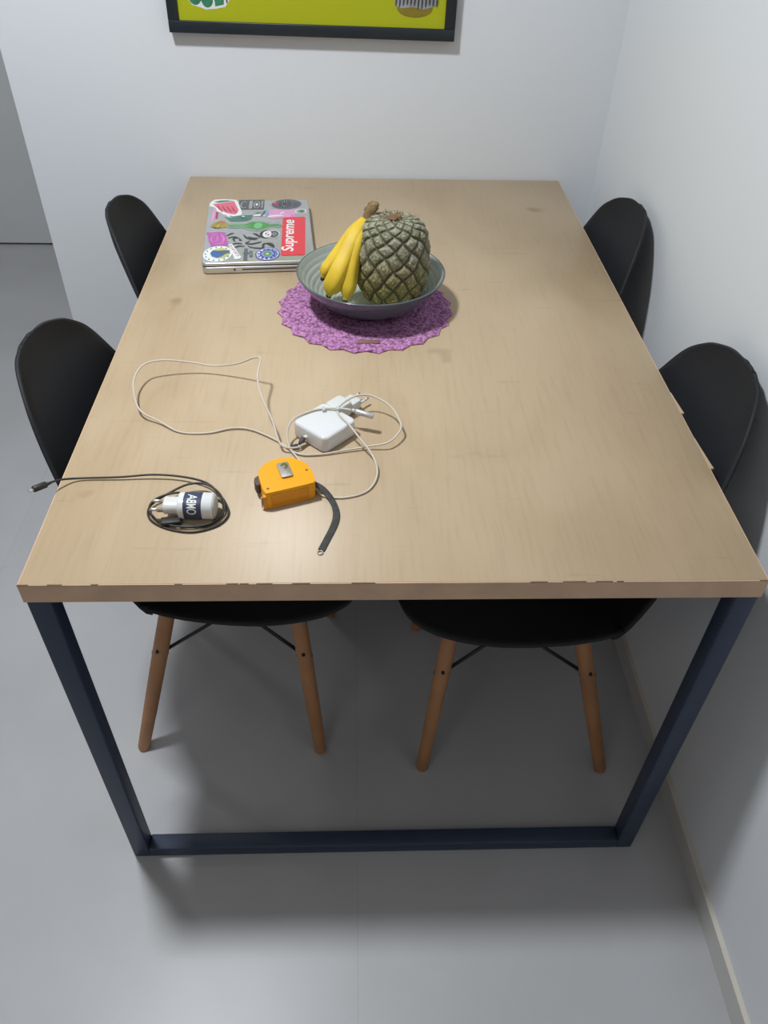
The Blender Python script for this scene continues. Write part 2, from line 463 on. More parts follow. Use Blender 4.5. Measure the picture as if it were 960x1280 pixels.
def make_chair():
    t = thing('side_chair', '', 'chair')
    obj('seat_shell', shell_mesh(), M['shell'], t, smooth=True, solid=.006)
    legs = {}
    for sx in (1, -1):
        for sy in (1, -1):
            foot = Vector((sx*.184 - .006, sy*.184, 0)); top = Vector((.137 if sx > 0 else -.078, sy*.112, .426))
            legs[sx, sy] = (foot, top)
            d = (top-foot)
            P = [foot + d*k for k in (0, .012, .3, .6, .9, 1)]
            obj('leg', T_(P, [.0105, .0122, .0140, .0150, .0150, .0145], sides=20), M['legwood'], t, smooth=True, bevel=.0015)
            b = bmesh.new(); z = foot + d*.62
            n = Vector((sx, 0, 0)); tube(b, [z - n*.0155, z + n*.0155], .0032, sides=8)
            n = Vector((0, sy, 0)); tube(b, [z + Vector((0, 0, .018)) - n*.0155, z + Vector((0, 0, .018)) + n*.0155], .0032, sides=8)
            obj('bolt', b, M['rod'], t)
    # crossing wires on each side and a flat bracket ring under the seat
    at = lambda c, k: legs[c][0] + (legs[c][1]-legs[c][0])*k
    for a, b in (((1, 1), (1, -1)), ((-1, 1), (-1, -1)), ((1, 1), (-1, 1)), ((1, -1), (-1, -1))):
        k = .655 if a[0] == b[0] else .61
        off = (Vector((a[0], 0, 0)) if a[0] == b[0] else Vector((0, a[1], 0))) * .014
        bm = bmesh.new(); m = (at(a, 1) + at(b, 1))/2 + Vector((0, 0, -.058)) - off*.6
        e = (b and (at(b, .97) - at(a, .97)).normalized()) * .012
        tube(bm, [at(a, k) - off*.2, m + e], .0036, sides=8); tube(bm, [at(b, k) - off*.2, m - e + Vector((0, 0, -.001))], .0036, sides=8)
        obj('cross_brace', bm, M['rod'], t, smooth=True)
    bm = bmesh.new()
    for a, b in (((1, 1), (1, -1)), ((-1, 1), (-1, -1)), ((1, 1), (-1, 1)), ((1, -1), (-1, -1))):
        tube(bm, [at(a, .985), at(b, .985)], .0045, sides=8)
    obj('seat_bracket', bm, M['rod'], t)
    return t
def copy_tree(o, parent=None):
    c = o.copy(); C.objects.link(c)
    if parent: c.parent = parent
    for ch in list(o.children): copy_tree(ch, c)
    return c
chair = make_chair()
SPOTS = [(-.300, .406, math.radians(-2), 'black moulded plastic chair at the left side of the table, nearest the black cable'),
         (.284, .352, math.radians(178.5), 'black moulded plastic chair on the right, nearest the camera, against the white wall'),
         (-.294, .958, math.radians(2.5), 'black moulded plastic chair at the far left of the table, beside the laptop'),
         (.288, .963, math.radians(180), 'black moulded plastic chair at the far right of the table, near the room corner')]
for i, (cx, cy, rz, lab) in enumerate(SPOTS):
    o = chair if i == 0 else copy_tree(chair)
    o.location = (cx, cy, 0); o.rotation_euler = (0, 0, rz)
    if cx > 0:                                  # the right-hand shells are mounted a little further back on their bases
        for c in o.children:
            if not c.name.startswith('seat_shell'): c.location.x = .022
    tag(o, lab, 'chair', 'black chairs around the dining table')

# ------------------------------------------------------------------ the laptop
lap = thing('laptop', 'closed silver laptop covered in colourful stickers beside the fruit bowl', 'laptop', (-.2625, 1.016, H), math.radians(5.0))
LW, LD = .2275, .325
bm = bmesh.new(); prism(bm, rrect(LW, LD, .012, 8), .0012, .0150)
obj('base', bm, M['alu'], lap, bevel=.0025, seg=3)
for sx in (-1, 1):
    for sy in (-1, 1):
        bm = bmesh.new(); lathe(bm, [(0, 0), (.006, 0), (.006, .0015), (0, .0015)], 16, c=(sx*.09, sy*.135, 0))
        obj('rubber_foot', bm, M['seam'], lap)
bm = bmesh.new(); prism(bm, rrect(LW-.002, LD-.002, .011, 8), .0148, .0166)
obj('hinge_gap', bm, M['seam'], lap)
bm = bmesh.new(); prism(bm, rrect(LW, LD, .012, 8), .0164, .0240)
lid = obj('lid', bm, M['alu'], lap, bevel=.0030, seg=4)
bm = bmesh.new(); prism(bm, rrect(.128, .0022, .001, 3), -.0004, .0008)
bmesh.ops.transform(bm, matrix=Matrix.Translation((.030, -LD/2, .0092)) @ Matrix.Rotation(PI/2, 4, 'X'), verts=bm.verts[:])
obj('disc_slot', bm, M['seam'], lap)
bm = bmesh.new(); lathe(bm, [(0, -.0004), (.0022, -.0004), (.0022, .0008), (0, .0008)], 16)
bmesh.ops.transform(bm, matrix=Matrix.Translation((-.049, -LD/2, .0092)) @ Matrix.Rotation(PI/2, 4, 'X'), verts=bm.verts[:])
obj('lock_slot', bm, M['seam'], lap)
ZL = .0241
layer = [0]
def sticker():
    layer[0] += 1; z0 = ZL + layer[0]*.00004
    return Art(lambda x, y, z: (x + .045*y - .0005, y - .001, z0 + z), .00003)
def zigzag(pts, amp, n=3):
    out = []
    for i in range(len(pts)):
        a, b = pts[i], pts[(i+1) % len(pts)]
        for k in range(n):
            t = k/n; j = amp*(1 if k % 2 else -1)
            out.append((a[0]+(b[0]-a[0])*t + random.uniform(-amp, amp)*.4, a[1]+(b[1]-a[1])*t + j))
    return out
a = sticker()                                                      # dark grey lettered label
a.poly([(-.0510, .109), (.0075, .1085), (.007, .1665), (-.0515, .167)], M['grey'])
a.ring(-.0385, .138, .0085, .020, .0032, M['greylt']); a.poly([(-.040, .125), (-.029, .125), (-.029, .151), (-.040, .151)], M['grey'])
a.poly([(-.027, .115), (-.0195, .115), (-.0195, .161), (-.027, .161)], M['greylt'])
a.ring(-.0095, .138, .0075, .022, .0030, M['greylt']); a.poly(ellipse(-.0095, .138, .0025, .008, 16), M['p_white'])
a.poly([(.001, .117), (.0042, .117), (.0042, .159), (.001, .159)], M['greylt'])
a.done('sticker', lid, 'dark grey rectangular sticker with pale letter shapes')
a = sticker()                                                      # pink vertical strip below the pennant
a.poly([(-.106, .045), (-.100, .045), (-.0985, .118), (-.1065, .118)], M['pink']); a.poly([(-.097, .062), (-.092, .06), (-.093, .098), (-.0985, .1)], M['rosedk'])
a.done('sticker', lid, 'thin pink strip sticker')
a = sticker()                                                      # pennant
a.poly([(-.117, .141), (-.115, .160), (-.108, .1725), (-.085, .1745), (-.0574, .168), (-.052, .150), (-.0425, .104), (-.0405, .085), (-.0445, .069), (-.053, .062), (-.060, .064), (-.064, .072), (-.070, .070), (-.075, .082), (-.082, .084), (-.088, .096), (-.096, .102), (-.103, .125), (-.1146, .133)], M['p_white'])
a.poly([(-.110, .146), (-.0625, .160), (-.0485, .106), (-.054, .083), (-.066, .086), (-.078, .096), (-.092, .112)], M['rose'])
for k in range(4): a.line([(-.099+.011*k, .140-.004*k), (-.091+.011*k, .115-.004*k), (-.084+.011*k, .099-.002*k)], .0042, M['rosedk'])
a.poly([(-.108, .157), (-.096, .166), (-.079, .167), (-.062, .162), (-.078, .158), (-.098, .153)], M['teal'])
a.line([(-.066, .077), (-.058, .070), (-.05, .074)], .004, M['teal'])
a.done('sticker', lid, 'rose pink pennant sticker with white outline')
a = sticker()                                                      # slate oval badge
a.poly(ellipse(.058, .136, .034, .0290), M['slate']); a.poly(ellipse(.054, .137, .0135, .0235), M['ink'])
for k in range(11):
    t = 2*PI*k/11; a.line([(.054+.004*math.cos(t), .137+.008*math.sin(t)), (.054+.012*math.cos(t), .137+.024*math.sin(t))], .0017, M['greylt'], 2)
a.poly(ellipse(.0335, .140, .006, .012), M['rosedk']); a.poly(ellipse(.031, .146, .0028, .005), M['rose']); a.poly(ellipse(.079, .134, .006, .011), M['grey'])
a.done('sticker', lid, 'dark slate oval sticker')
a = sticker()                                                      # grey and white fragment left of the pink one
a.poly([(-.016, .070), (.006, .068), (.010, .100), (-.014, .096)], M['greylt']); a.line([(-.017, .072), (-.004, .076), (.012, .074)], .0075, M['p_white'])
a.line([(.002, .068), (.007, .082), (.011, .101)], .006, M['slate']); a.line([(-.009, .086), (.000, .090)], .004, M['ink'])
a.line([(.013, .066), (.016, .09), (.014, .108)], .005, M['sky'])
a.done('sticker', lid, 'small grey and white sticker')
a = sticker()                                                      # pink sticker
a.poly([(.020, .059), (.030, .054), (.052, .060), (.078, .057), (.080, .083), (.076, .104), (.050, .102), (.021, .106)], M['pink'])
a.line([(.018, .064), (.030, .070), (.052, .071)], .007, M['p_white']); a.line([(.044, .078), (.050, .088), (.054, .083)], .004, M['p_white']); a.poly([(.066, .062), (.079, .060), (.079, .072), (.070, .076)], M['purplelt'])
a.done('sticker', lid, 'pink sticker with white brush lettering')
a = sticker()                                                      # small pale green oval
a.poly(ellipse(.091, .0905, .0125, .0155), M['greylt']); a.ring(.091, .0905, .0125, .0155, .0022, M['p_white']); a.poly(ellipse(.093, .0925, .006, .0065), M['teal'])
a.done('sticker', lid, 'small pale green oval sticker')
a = sticker()                                                      # teal brush shape
a.poly([(-.078, .072), (-.066, .063), (-.048, .076), (-.030, .078), (-.014, .077), (-.0185, .055), (-.026, .046), (-.044, .043), (-.063, .045)], M['teal'])
a.line([(-.040, .072), (-.033, .070)], .005, M['p_white']); a.line([(-.064, .066), (-.044, .058), (-.024, .060)], .004, M['slate'])
a.done('sticker', lid, 'dark teal brush-stroke sticker')
a = sticker()                                                      # long green leafy shape with gold end
a.poly([(-.070, .026), (-.060, .034), (-.032, .032), (-.018, .046), (.000, .044), (.012, .042), (.026, .032), (.044, .033), (.054, .012), (.044, .004), (.028, .010), (.016, -.006), (-.002, -.013), (-.020, -.004), (-.035, .008), (-.060, .006), (-.068, .012)], M['greylt'])
a.poly([(-.068, .023), (-.058, .026), (-.034, .025), (-.024, .030), (-.014, .039), (.000, .038), (.012, .033), (.024, .022), (.042, .024), (.050, .012), (.036, .011), (.024, .012), (.012, .000), (-.002, -.006), (-.018, .002), (-.034, .012), (-.060, .010)], M['green'])
a.poly(ellipse(-.001, .017, .009, .016), M['greenlt']); a.line([(-.064, .017), (-.036, .018), (-.018, .018)], .004, M['greenlt'])
a.poly([(-.104, .016), (-.100, .034), (-.088, .046), (-.074, .044), (-.066, .030), (-.070, .014), (-.086, .006)], M['gold'])
a.poly([(-.094, .032), (-.086, .050), (-.074, .046), (-.076, .034)], M['orange']); a.line([(-.090, .008), (-.086, .028)], .003, M['yellow']); a.line([(-.098, .018), (-.091, .010), (-.080, .016)], .004, M['ink'])
a.poly([(.046, .020), (.055, .013), (.060, .005), (.050, .006)], M['orange'])
a.done('sticker', lid, 'long green leaf-shaped sticker with gold end')
a = sticker()                                                      # purple square
a.poly(zigzag([(-.094, -.0835), (-.058, -.0766), (-.0705, -.0117), (-.110, -.0103)], .0012), M['purple'])
a.ring(-.090, -.045, .008, .017, .0025, M['purplelt']); a.line([(-.072, -.068), (-.070, -.045), (-.078, -.022)], .004, M['purplelt'])
a.line([(-.099, -.022), (-.084, -.020)], .004, M['purplelt']); a.line([(-.088, -.072), (-.068, -.070)], .003, M['purplelt'])
a.done('sticker', lid, 'purple square sticker')
a = sticker()                                                      # white oval with globe
a.poly(ellipse(-.077, -.1195, .0295, .0375), M['p_white'])
for k in range(14):
    t = 2*PI*k/14; a.poly(ellipse(-.077+.0245*math.cos(t), -.1195+.0315*math.sin(t), .0017, .0030, 8), M['teal' if k % 2 else 'blue'])
a.poly(ellipse(-.072, -.1175, .0200, .0240), M['yellow'])
a.poly([(-.092, -.116), (-.088, -.103), (-.078, -.106), (-.066, -.104), (-.054, -.106), (-.052, -.117), (-.060, -.122), (-.068, -.134), (-.076, -.140), (-.087, -.132)], M['blue'])
a.poly([(-.078, -.118), (-.066, -.107), (-.053, -.108), (-.056, -.118), (-.068, -.124)], M['slate'])
a.done('sticker', lid, 'white oval sticker with blue and yellow centre')
a = sticker()                                                      # slanted white strip with red marks
a.poly([(-.0585, -.0766), (-.0511, -.073), (-.028, -.1385), (-.031, -.146), (-.0405, -.1468)], M['p_white'])
for k in range(6):
    px, py = -.0535 + .0036*k, -.084 - .0092*k
    (a.ring(px, py, .0028, .0042, .0011, M['rosedk'], 12) if k % 2 else a.line([(px-.003, py-.003), (px, py+.004), (px+.003, py-.003)], .0022, M['rosedk'], 3))
a.done('sticker', lid, 'slanted white strip sticker with red marks')
a = sticker()                                                      # black script
for pts in ([(-.066, -.032), (-.056, -.021), (-.050, -.019)], [(-.062, -.044), (-.052, -.038), (-.042, -.040)], [(-.046, -.062), (-.050, -.048), (-.044, -.044), (-.036, -.046)],
            [(-.050, -.075), (-.042, -.071), (-.030, -.074)], [(-.044, -.092), (-.036, -.085), (-.024, -.087)], [(-.030, -.028), (-.022, -.045), (-.012, -.052), (.000, -.055)],
            [(-.020, -.040), (-.010, -.047), (.003, -.048)], [(-.014, -.060), (-.022, -.072), (-.010, -.076), (.004, -.070), (.010, -.066)], [(-.018, -.086), (-.008, -.094), (.006, -.098), (.014, -.096), (.015, -.078), (.030, -.076), (.036, -.092)],
            [(-.010, -.022), (-.002, -.030), (.006, -.044)], [(-.038, -.052), (-.032, -.058)]):
    a.line(pts, .0052, M['ink'])
a.line([(.022, -.077), (.030, -.082), (.037, -.095)], .009, M['ink'])
a.done('sticker', lid, 'black brush-script lettering sticker')
a = sticker()                                                      # small dark blocks
a.poly([(-.0229, -.1539), (-.0150, -.1540), (-.0170, -.0980), (-.0245, -.0980)], M['slate']); a.poly([(-.026, -.118), (-.012, -.118), (-.012, -.123), (-.026, -.123)], M['slate'])
a.poly([(-.012, -.1385), (-.005, -.139), (-.0063, -.111), (-.0133, -.1105)], M['slate']); a.ring(-.0088, -.125, .0024, .008, .001, M['greylt'], 16)
a.done('sticker', lid, 'small dark block sticker')
a = sticker()                                                      # round monochrome badge pair
a.poly(ellipse(.034, -.0300, .0125, .0200), M['p_white']); a.poly(ellipse(.034, -.0300, .0110, .0180), M['grey'])
a.poly(ellipse(.0165, -.0295, .0125, .0190), M['ink']); a.poly(ellipse(.020, -.0295, .0095, .0165), M['p_white'])
a.line([(.024, -.022), (.018, -.021), (.018, -.029), (.023, -.031), (.022, -.038), (.015, -.037)], .0026, M['rosedk']); a.line([(.012, -.030), (.028, -.029)], .002, M['grey'])
a.poly(ellipse(.036, -.030, .0045, .008, 16), M['greylt']); a.poly(ellipse(.0365, -.030, .002, .004, 12), M['ink'])
a.done('sticker', lid, 'round black and white badge sticker')
a = sticker()                                                      # red box
a.poly(rrect(.0500, .1960, .006, 5, .0765, -.0385), M['red'])
a.text('Supreme', .0685, -.0365, .163, .0330, M['p_white'], rot=PI/2, shear=.22, bold=.018)
a.done('sticker', lid, 'red rectangular sticker with bold white lettering')
a = sticker()                                                      # violet round badge
a.poly(ellipse(.0247, -.1277, .0250, .0305), M['violet']); a.ring(.0247, -.1277, .0225, .0275, .0016, M['p_white'])
for k in range(12):
    t = 2*PI*k/12+.2; a.poly(ellipse(.0247+.0178*math.cos(t), -.1277+.0218*math.sin(t), .0022, .0034, 8), M['p_white' if 3 < k < 10 else 'sky'])
a.poly([(.0247+.0135*math.cos(PI*k/3), -.1277+.0165*math.sin(PI*k/3)) for k in range(6)], M['sky'])
a.poly(ellipse(.0247, -.1277, .0085, .0105), M['teal']); a.poly(ellipse(.0240, -.1277, .0040, .0058), M['yellow'])
a.done('sticker', lid, 'violet round badge sticker with yellow centre')

# ------------------------------------------------------------------ crochet mat, bowl and fruit
MC = (-.0345, .708)
pm = thing('crochet_placemat', 'round purple crocheted placemat with pointed scalloped rim under the bowl', 'placemat', (*MC, H))
bm = bmesh.new(); NA, NR = 384, 46; rows = []
TIPS = 24
for sgn in (1, 0):
    g = []
    for i in range(NR+1):
        ring = []
        for k in range(NA):
            th = 2*PI*k/NA
            ph = (k*TIPS/NA) % 1
            e = 1 - .055*(abs(2*ph-1)**.8) if True else 1           # pointed petals
            t = i/NR; R = .1675*t*(1 - (1-e)*t**8)
            z = .0016
            if sgn:
                rw = .5+.5*math.cos(2*PI*R/.0115); st = .5+.5*math.cos(th*max(6, round(R*2*PI/.0095)) + (round(R/.0115) % 2)*PI)
                z = .0030 + .0016*rw*(.4+.6*st) + .0007*math.sin(th*7+R*90) + random.uniform(-.0005, .0005)
                if t > .97: z *= .75
            else: z = .0003
            ring.append(bm.verts.new((R*math.cos(th), R*math.sin(th), z)) if i else None)
        g.append(ring)
    c = bm.verts.new((0, 0, .0036 if sgn else .0003))
    for k in range(NA): bm.faces.new((c, g[1][k], g[1][(k+1) % NA]))
    for i in range(1, NR):
        for k in range(NA): bm.faces.new((g[i][k], g[i+1][k], g[i+1][(k+1) % NA], g[i][(k+1) % NA]))
    rows.append(g)
for k in range(NA):
    bm.faces.new((rows[0][NR][k], rows[1][NR][k], rows[1][NR][(k+1) % NA], rows[0][NR][(k+1) % NA]))
obj('yarn_disc', bm, M['crochet'], pm, smooth=True)
bm = bmesh.new(); prism(bm, rrect(.040, .0105, .0015, 3, .004, -.133), .0052, .0066)
t = obj('maker_tag', bm, M['tagwood'], pm, bevel=.0003, seg=1); t['label'] = 'small brown tag sewn near the front rim'

BC = (-.0245, .7185, H+.0048)
bowl = thing('fruit_bowl', 'wide grey-green ceramic bowl with ringed inside holding the fruit', 'bowl', BC)
RH, RR = .066, .1375
outer = [(0, 0), (.058, 0), (.062, .0012), (.078, .0075), (.099, .0205), (.117, .038), (.129, .053), (RR, RH)]
inner0 = [(RR-.0042, RH+.0005), (.126, .0555), (.113, .0410), (.096, .0240), (.077, .0120), (.056, .0075), (.028, .0065), (0, .006)]
inn = spline([(r, z, 0) for r, z in inner0], 14)
bm = bmesh.new()
ou = spline([(r, z, 0) for r, z in outer], 6)
lathe(bm, [(p.x, p.y) for p in ou] + [(RR+.0006, RH+.0012), (RR-.001, RH+.0022), (RR-.0030, RH+.0018)], 96)
obj('bowl_outside', bm, M['bowlout'], bowl, smooth=True)
pr = [(RR-.0030, RH+.0018)]
for p in inn:
    q = p.x
    gr = .0021*(abs(math.sin(PI*(q-.02)/.0078))**.6) if .028 < q < .128 else .0021
    pr.append((max(0, q), p.y - .0021 + gr))
pr[-1] = (0, pr[-1][1])
bm = bmesh.new(); lathe(bm, pr, 96)
obj('bowl_inside', bm, M['bowl'], bowl, smooth=True)

# pineapple
PC = (.0120, .7080, H+.0165)
pine = thing('pineapple', 'whole pineapple with its crown cut off, standing in the bowl', 'pineapple', PC)
pine.rotation_euler = (math.radians(-3), math.radians(1.5), 0)
PR = spline([(.026, 0, 0), (.041, .004, 0), (.053, .019, 0), (.0630, .045, 0), (.0675, .072, 0), (.0655, .098, 0), (.0615, .122, 0), (.0555, .139, 0), (.046, .150, 0), (.031, .1555, 0), (.014, .155, 0)], 12)
bm = bmesh.new(); col = bm.loops.layers.color.new('Col'); NA = 260; NN, MM = 12, 6.0; grid = []; cols = {}
for i, p in enumerate(PR):
    t = p.y/.156; ring = []
    sl = i/(len(PR)-1)
    for k in range(NA):
        th = 2*PI*k/NA
        wob = .10*math.sin(3*th+9*sl) + .07*math.sin(7*th-17*sl+1)
        a_ = NN*th/(2*PI) + MM*sl*1.15 + wob; b_ = NN*th/(2*PI) - MM*sl*1.15 - .8*wob + .06*math.sin(5*th+23*sl)
        fa, fb = a_ % 1, b_ % 1
        da, db = min(fa, 1-fa), min(fb, 1-fb); edge = min(da, db)
        cc = math.hypot(fa-.5, fb-.5)
        bump = min(1, edge/.26)**.75
        edge_fade = min(1, max(0, (1-sl)*14)) * min(1, sl*10)
        tipb = max(0, 1 - cc/.10)
        h = (.0052*bump + .0022*tipb) * edge_fade
        r = p.x*1.015 - .0030 + h + random.uniform(-.0005, .0005)
        v = bm.verts.new((r*math.cos(th), r*math.sin(th), p.y + .0006*bump)); ring.append(v)
        cid = (math.floor(a_) % NN)*31 + (math.floor(b_) % 50)*7
        rnd = ((math.sin(cid*12.9898)*43758.5453) % 1)
        groove = Vector((.085, .082, .045))
        upper = Vector((.37, .36, .285)).lerp(Vector((.21, .225, .145)), rnd)
        low = Vector((.36, .27, .10)).lerp(Vector((.22, .215, .065)), rnd)
        # the side toward the camera's left is riper low down
        side = .5 + .5*math.cos(th - math.radians(250))
        mixf = max(0, min(1, (.62 - t)*2.6 + (side-.5)*.5))
        body = upper.lerp(low, mixf)
        if cc < .07+.07*rnd: body = body.lerp(Vector((.50, .46, .36)), .3+.5*((rnd*7) % 1))
        elif cc < .19: body = body*(.6+.3*rnd)
        body = body*random.uniform(.72, 1.25)
        c = groove.lerp(body, min(1, max(0, (edge-.03)/.13)))
        cols[v] = (*[max(0, x)**(1/2.2) for x in c], 1)
    grid.append(ring)
for r0, r1 in zip(grid, grid[1:]):
    for k in range(NA): bm.faces.new((r0[k], r0[(k+1) % NA], r1[(k+1) % NA], r1[k]))
bm.faces.new(grid[0][::-1]); bm.faces.new(grid[-1])
for i in range(1, 13):                         # dry scale tips standing off the rind
    for k in range(NN):
        if (k*5+i*3) % 7 > 4: continue
        sl = i/13; th = 2*PI*(k + (.5 if i % 2 else 0))/NN
        p = PR[int(sl*(len(PR)-1))]
        d = Vector((math.cos(th), math.sin(th), 0)); s = Vector((-d.y, d.x, 0))
        b0 = d*(p.x+.001) + Vector((0, 0, p.y-.004)); l = random.uniform(.004, .009)
        ti = b0 + d*random.uniform(.003, .006) + Vector((0, 0, l)) + s*random.uniform(-.004, .004)
        vs = [bm.verts.new(q) for q in (b0-s*.0014, b0+s*.0014, ti)]; bm.faces.new(vs)
        for v in vs: cols[v] = (.55, .47, .33, 1)
for f in bm.faces:
    for l in f.loops: l[col] = cols[l.vert]
obj('rind', bm, M['pine'], pine, smooth=True)
bm = bmesh.new()
lathe(bm, [(.013, .152), (.014, .157), (.010, .160), (0, .1605)], 20)
for k in range(34):
    th = random.uniform(0, 2*PI); r = random.uniform(.008, .026); z = .154 - max(0, r-.018)*.3
    d = Vector((math.cos(th), math.sin(th), 0)); s = Vector((-d.y, d.x, 0))
    l = random.uniform(.006, .014); p = d*r + Vector((0, 0, z)); ti = p + d*l*.7 + Vector((0, 0, l*random.uniform(.1, .9)))
    m_ = (p+ti)/2 + Vector((0, 0, .002)); w_ = random.uniform(.0012, .0026)
    vs = [bm.verts.new(q) for q in (p-s*w_, p+s*w_, m_+s*w_*.6, ti, m_-s*w_*.6)]; bm.faces.new(vs)
obj('crown_stub', bm, M['dry'], pine)
# bananas
bun = thing('banana_bunch', 'bunch of three yellow bananas leaning on the pineapple in the bowl', 'bananas', (-.035, .735, H+.0125))
O = Vector(bun.location)
def banana(pts, rad):
    P = [p - O for p in spline(pts, 7)]; N = len(P); bm = bmesh.new(); rr = []
    for i in range(N):
        t = i/(N-1)
        if t < .10: k = .42 + .25*(t/.10)
        elif t < .30: k = .67 + .33*math.sin((t-.10)/.20*PI/2)
        elif t < .74: k = 1
        elif t < .94: k = 1 - .62*((t-.74)/.20)**1.5
        else: k = .38 - .10*((t-.94)/.06)
        rr.append(rad*k)
    rings = tube(bm, P, rr, sides=30)
    # five-sided skin: flatten slightly between ridges
    for i, ring in enumerate(rings):
        for k, v in enumerate(ring):
            v.co = P[i] + (v.co - P[i]) * (.955 + .05*math.cos(5*2*PI*k/30))
    b = obj('banana', bm, M['banana'], bun, smooth=True)
    bm = bmesh.new(); d = (P[-1]-P[-3]).normalized()
    tube(bm, [P[-1]-d*.003, P[-1]+d*.002, P[-1]+d*.005], [rr[-1]*1.08, rr[-1]*1.0, rr[-1]*.6], sides=12)
    obj('blossom_end', bm, M['bananatip'], b, smooth=True)
    return b
BAN = dict(A=[(-.033, .735, .911), (-.050, .716, .893), (-.067, .692, .868), (-.0840, .668, .840), (-.0960, .662, .816), (-.1020, .661, .800)],
           Bb=[(-.031, .733, .909), (-.046, .708, .890), (-.0575, .688, .866), (-.0640, .671, .838), (-.0680, .659, .812), (-.0725, .652, .795)],
           Cc=[(-.036, .740, .911), (-.052, .736, .890), (-.072, .724, .866), (-.0930, .710, .842), (-.1070, .702, .826), (-.1135, .698, .816)])
for k, rr in (('A', .0188), ('Bb', .0158), ('Cc', .0145)): banana(BAN[k], rr)
bm = bmesh.new()
P = [Vector(p)-O for p in ((-.0355, .732, .898), (-.0310, .735, .912), (-.0265, .737, .924), (-.0205, .739, .935))]
tube(bm, P, [.0115, .0098, .0088, .0105], sides=14)
for p, r in (((-.0200, .738, .936), .0095), ((-.0315, .741, .927), .0060)):
    bmesh.ops.create_icosphere(bm, subdivisions=2, radius=r, matrix=Matrix.Translation(Vector(p)-O) @ Matrix.Scale(.7, 4, (0, 0, 1)))
for v in bm.verts: v.co += Vector([random.uniform(-.0009, .0009) for _ in range(3)])
obj('bunch_stem', bm, M['bananastem'], bun, smooth=True)

# ------------------------------------------------------------------ white laptop charger
ch = thing('laptop_charger', 'white square laptop power adapter with long looping thin cord', 'charger', (-.1007, .306, H), math.radians(47))
O = Vector(ch.location); RZ = Matrix.Rotation(-math.radians(47), 4, 'Z')
loc = lambda p: RZ @ (Vector(p) - O)
bm = bmesh.new(); prism(bm, rrect(.070, .070, .010, 6), .0006, .0288)
obj('adapter_block', bm, M['white'], ch, bevel=.0045, seg=4)
bm = bmesh.new(); prism(bm, rrect(.034, .030, .007, 5, .0510, .0195), .0015, .0270)
plug = obj('plug_head', bm, M['white2'], ch, bevel=.004, seg=3)
bm = bmesh.new(); prism(bm, rrect(.024, .024, .004, 5, .0760, .0165), .0050, .0200)
obj('plug_nose', bm, M['white2'], plug, bevel=.002, seg=2)
for e in (.0260, .0070):
    bm = bmesh.new(); tube(bm, [(.086, e, .0125), (.099, e, .0125)], .0021, sides=10); tube(bm, [(.099, e, .0125), (.106, e, .0125)], [.0024, .0018], sides=10, mi=1)
    obj('pin', bm, [M['white2'], M['pin']], plug, smooth=True)
CORD = [(-.1315, .2815, .764), (-.138, .268, .757), (-.164, .266, .762), (-.179, .304, .78), (-.199, .351, .795), (-.207, .393, .8), (-.206, .439, .802), (-.217, .447, .8), (-.250, .462, .779), (-.292, .474, .768), (-.325, .477, .772), (-.369, .471, .78), (-.399, .457, .78), (-.408, .418, .776), (-.398, .373, .768), (-.384, .349, .762), (-.355, .333, .756), (-.321, .311, .752), (-.279, .309, .752), (-.243, .32, .753), (-.213, .316, .753), (-.174, .29, .753), (-.14, .257, .753), (-.107, .255, .753), (-.071, .263, .754), (-.036, .27, .756), (-.006, .272, .762), (.012, .293, .766), (.014, .312, .77), (.0, .347, .775), (-.025, .366, .78), (-.047, .366, .783), (-.066, .352, .7835), (-.081, .332, .7815), (-.078, .315, .7810), (-.064, .292, .7800), (-.048, .269, .772), (-.031, .245, .762), (-.023, .216, .756), (-.028, .189, .753), (-.043, .169, .752), (-.071, .159, .752), (-.098, .162, .7522), (-.111, .1760, .7520), (-.1205, .193, .7518), (-.1255, .212, .7520), (-.131, .231, .7525), (-.141, .248, .754), (-.152, .266, .7575), (-.156, .287, .770), (-.149, .303, .7795), (-.132, .319, .7810), (-.108, .331, .7812), (-.078, .329, .7835), (-.060, .3235, .7845)]
bm = bmesh.new(); tube(bm, [loc(p) for p in spline(CORD, 8)], .00155, sides=8)
obj('cord', bm, M['cord'], ch, smooth=True)
bm = bmesh.new(); tube(bm, [loc(p) for p in ((-.1235, .2850, .764), (-.1275, .2830, .764), (-.1320, .2812, .764))], [.0040, .0034, .0026], sides=12)
obj('strain_relief', bm, M['white2'], ch, smooth=True)
bm = bmesh.new(); tube(bm, [loc(p) for p in ((-.1315, .2815, .764), (-.1345, .277, .7605), (-.1370, .272, .7580))], [.0036, .0042, .0030], sides=10)
tube(bm, [loc(p) for p in ((-.1400, .2725, .7560), (-.1490, .2700, .7560))], .0030, sides=10)
t = obj('tape_wrap', bm, M['dark'], ch, smooth=True); t['label'] = 'dark wrap where the cord leaves the adapter'
bm = bmesh.new()
tube(bm, [loc(p) for p in ((-.060, .3235, .7845), (-.054, .3215, .7840))], [.0026, .0034], sides=12)
a0, a1 = loc((-.0545, .3216, .7838)), loc((-.0270, .3130, .7800))
tube(bm, [a0, a0.lerp(a1, .08), a0.lerp(a1, .92), a1], [.0034, .0044, .0044, .0038], sides=16)
obj('connector', bm, M['silver'], ch, smooth=True)
for p, q in (((-.104, .3330, .7818), (-.101, .3255, .7812)), ((-.0815, .3330, .7830), (-.0800, .3250, .7828))):
    bm = bmesh.new(); a0, a1 = loc(p), loc(q); tube(bm, [a0, a1], .0032, sides=8)
    obj('cord_clip', bm, M['clipgrey'], ch, bevel=.0008)

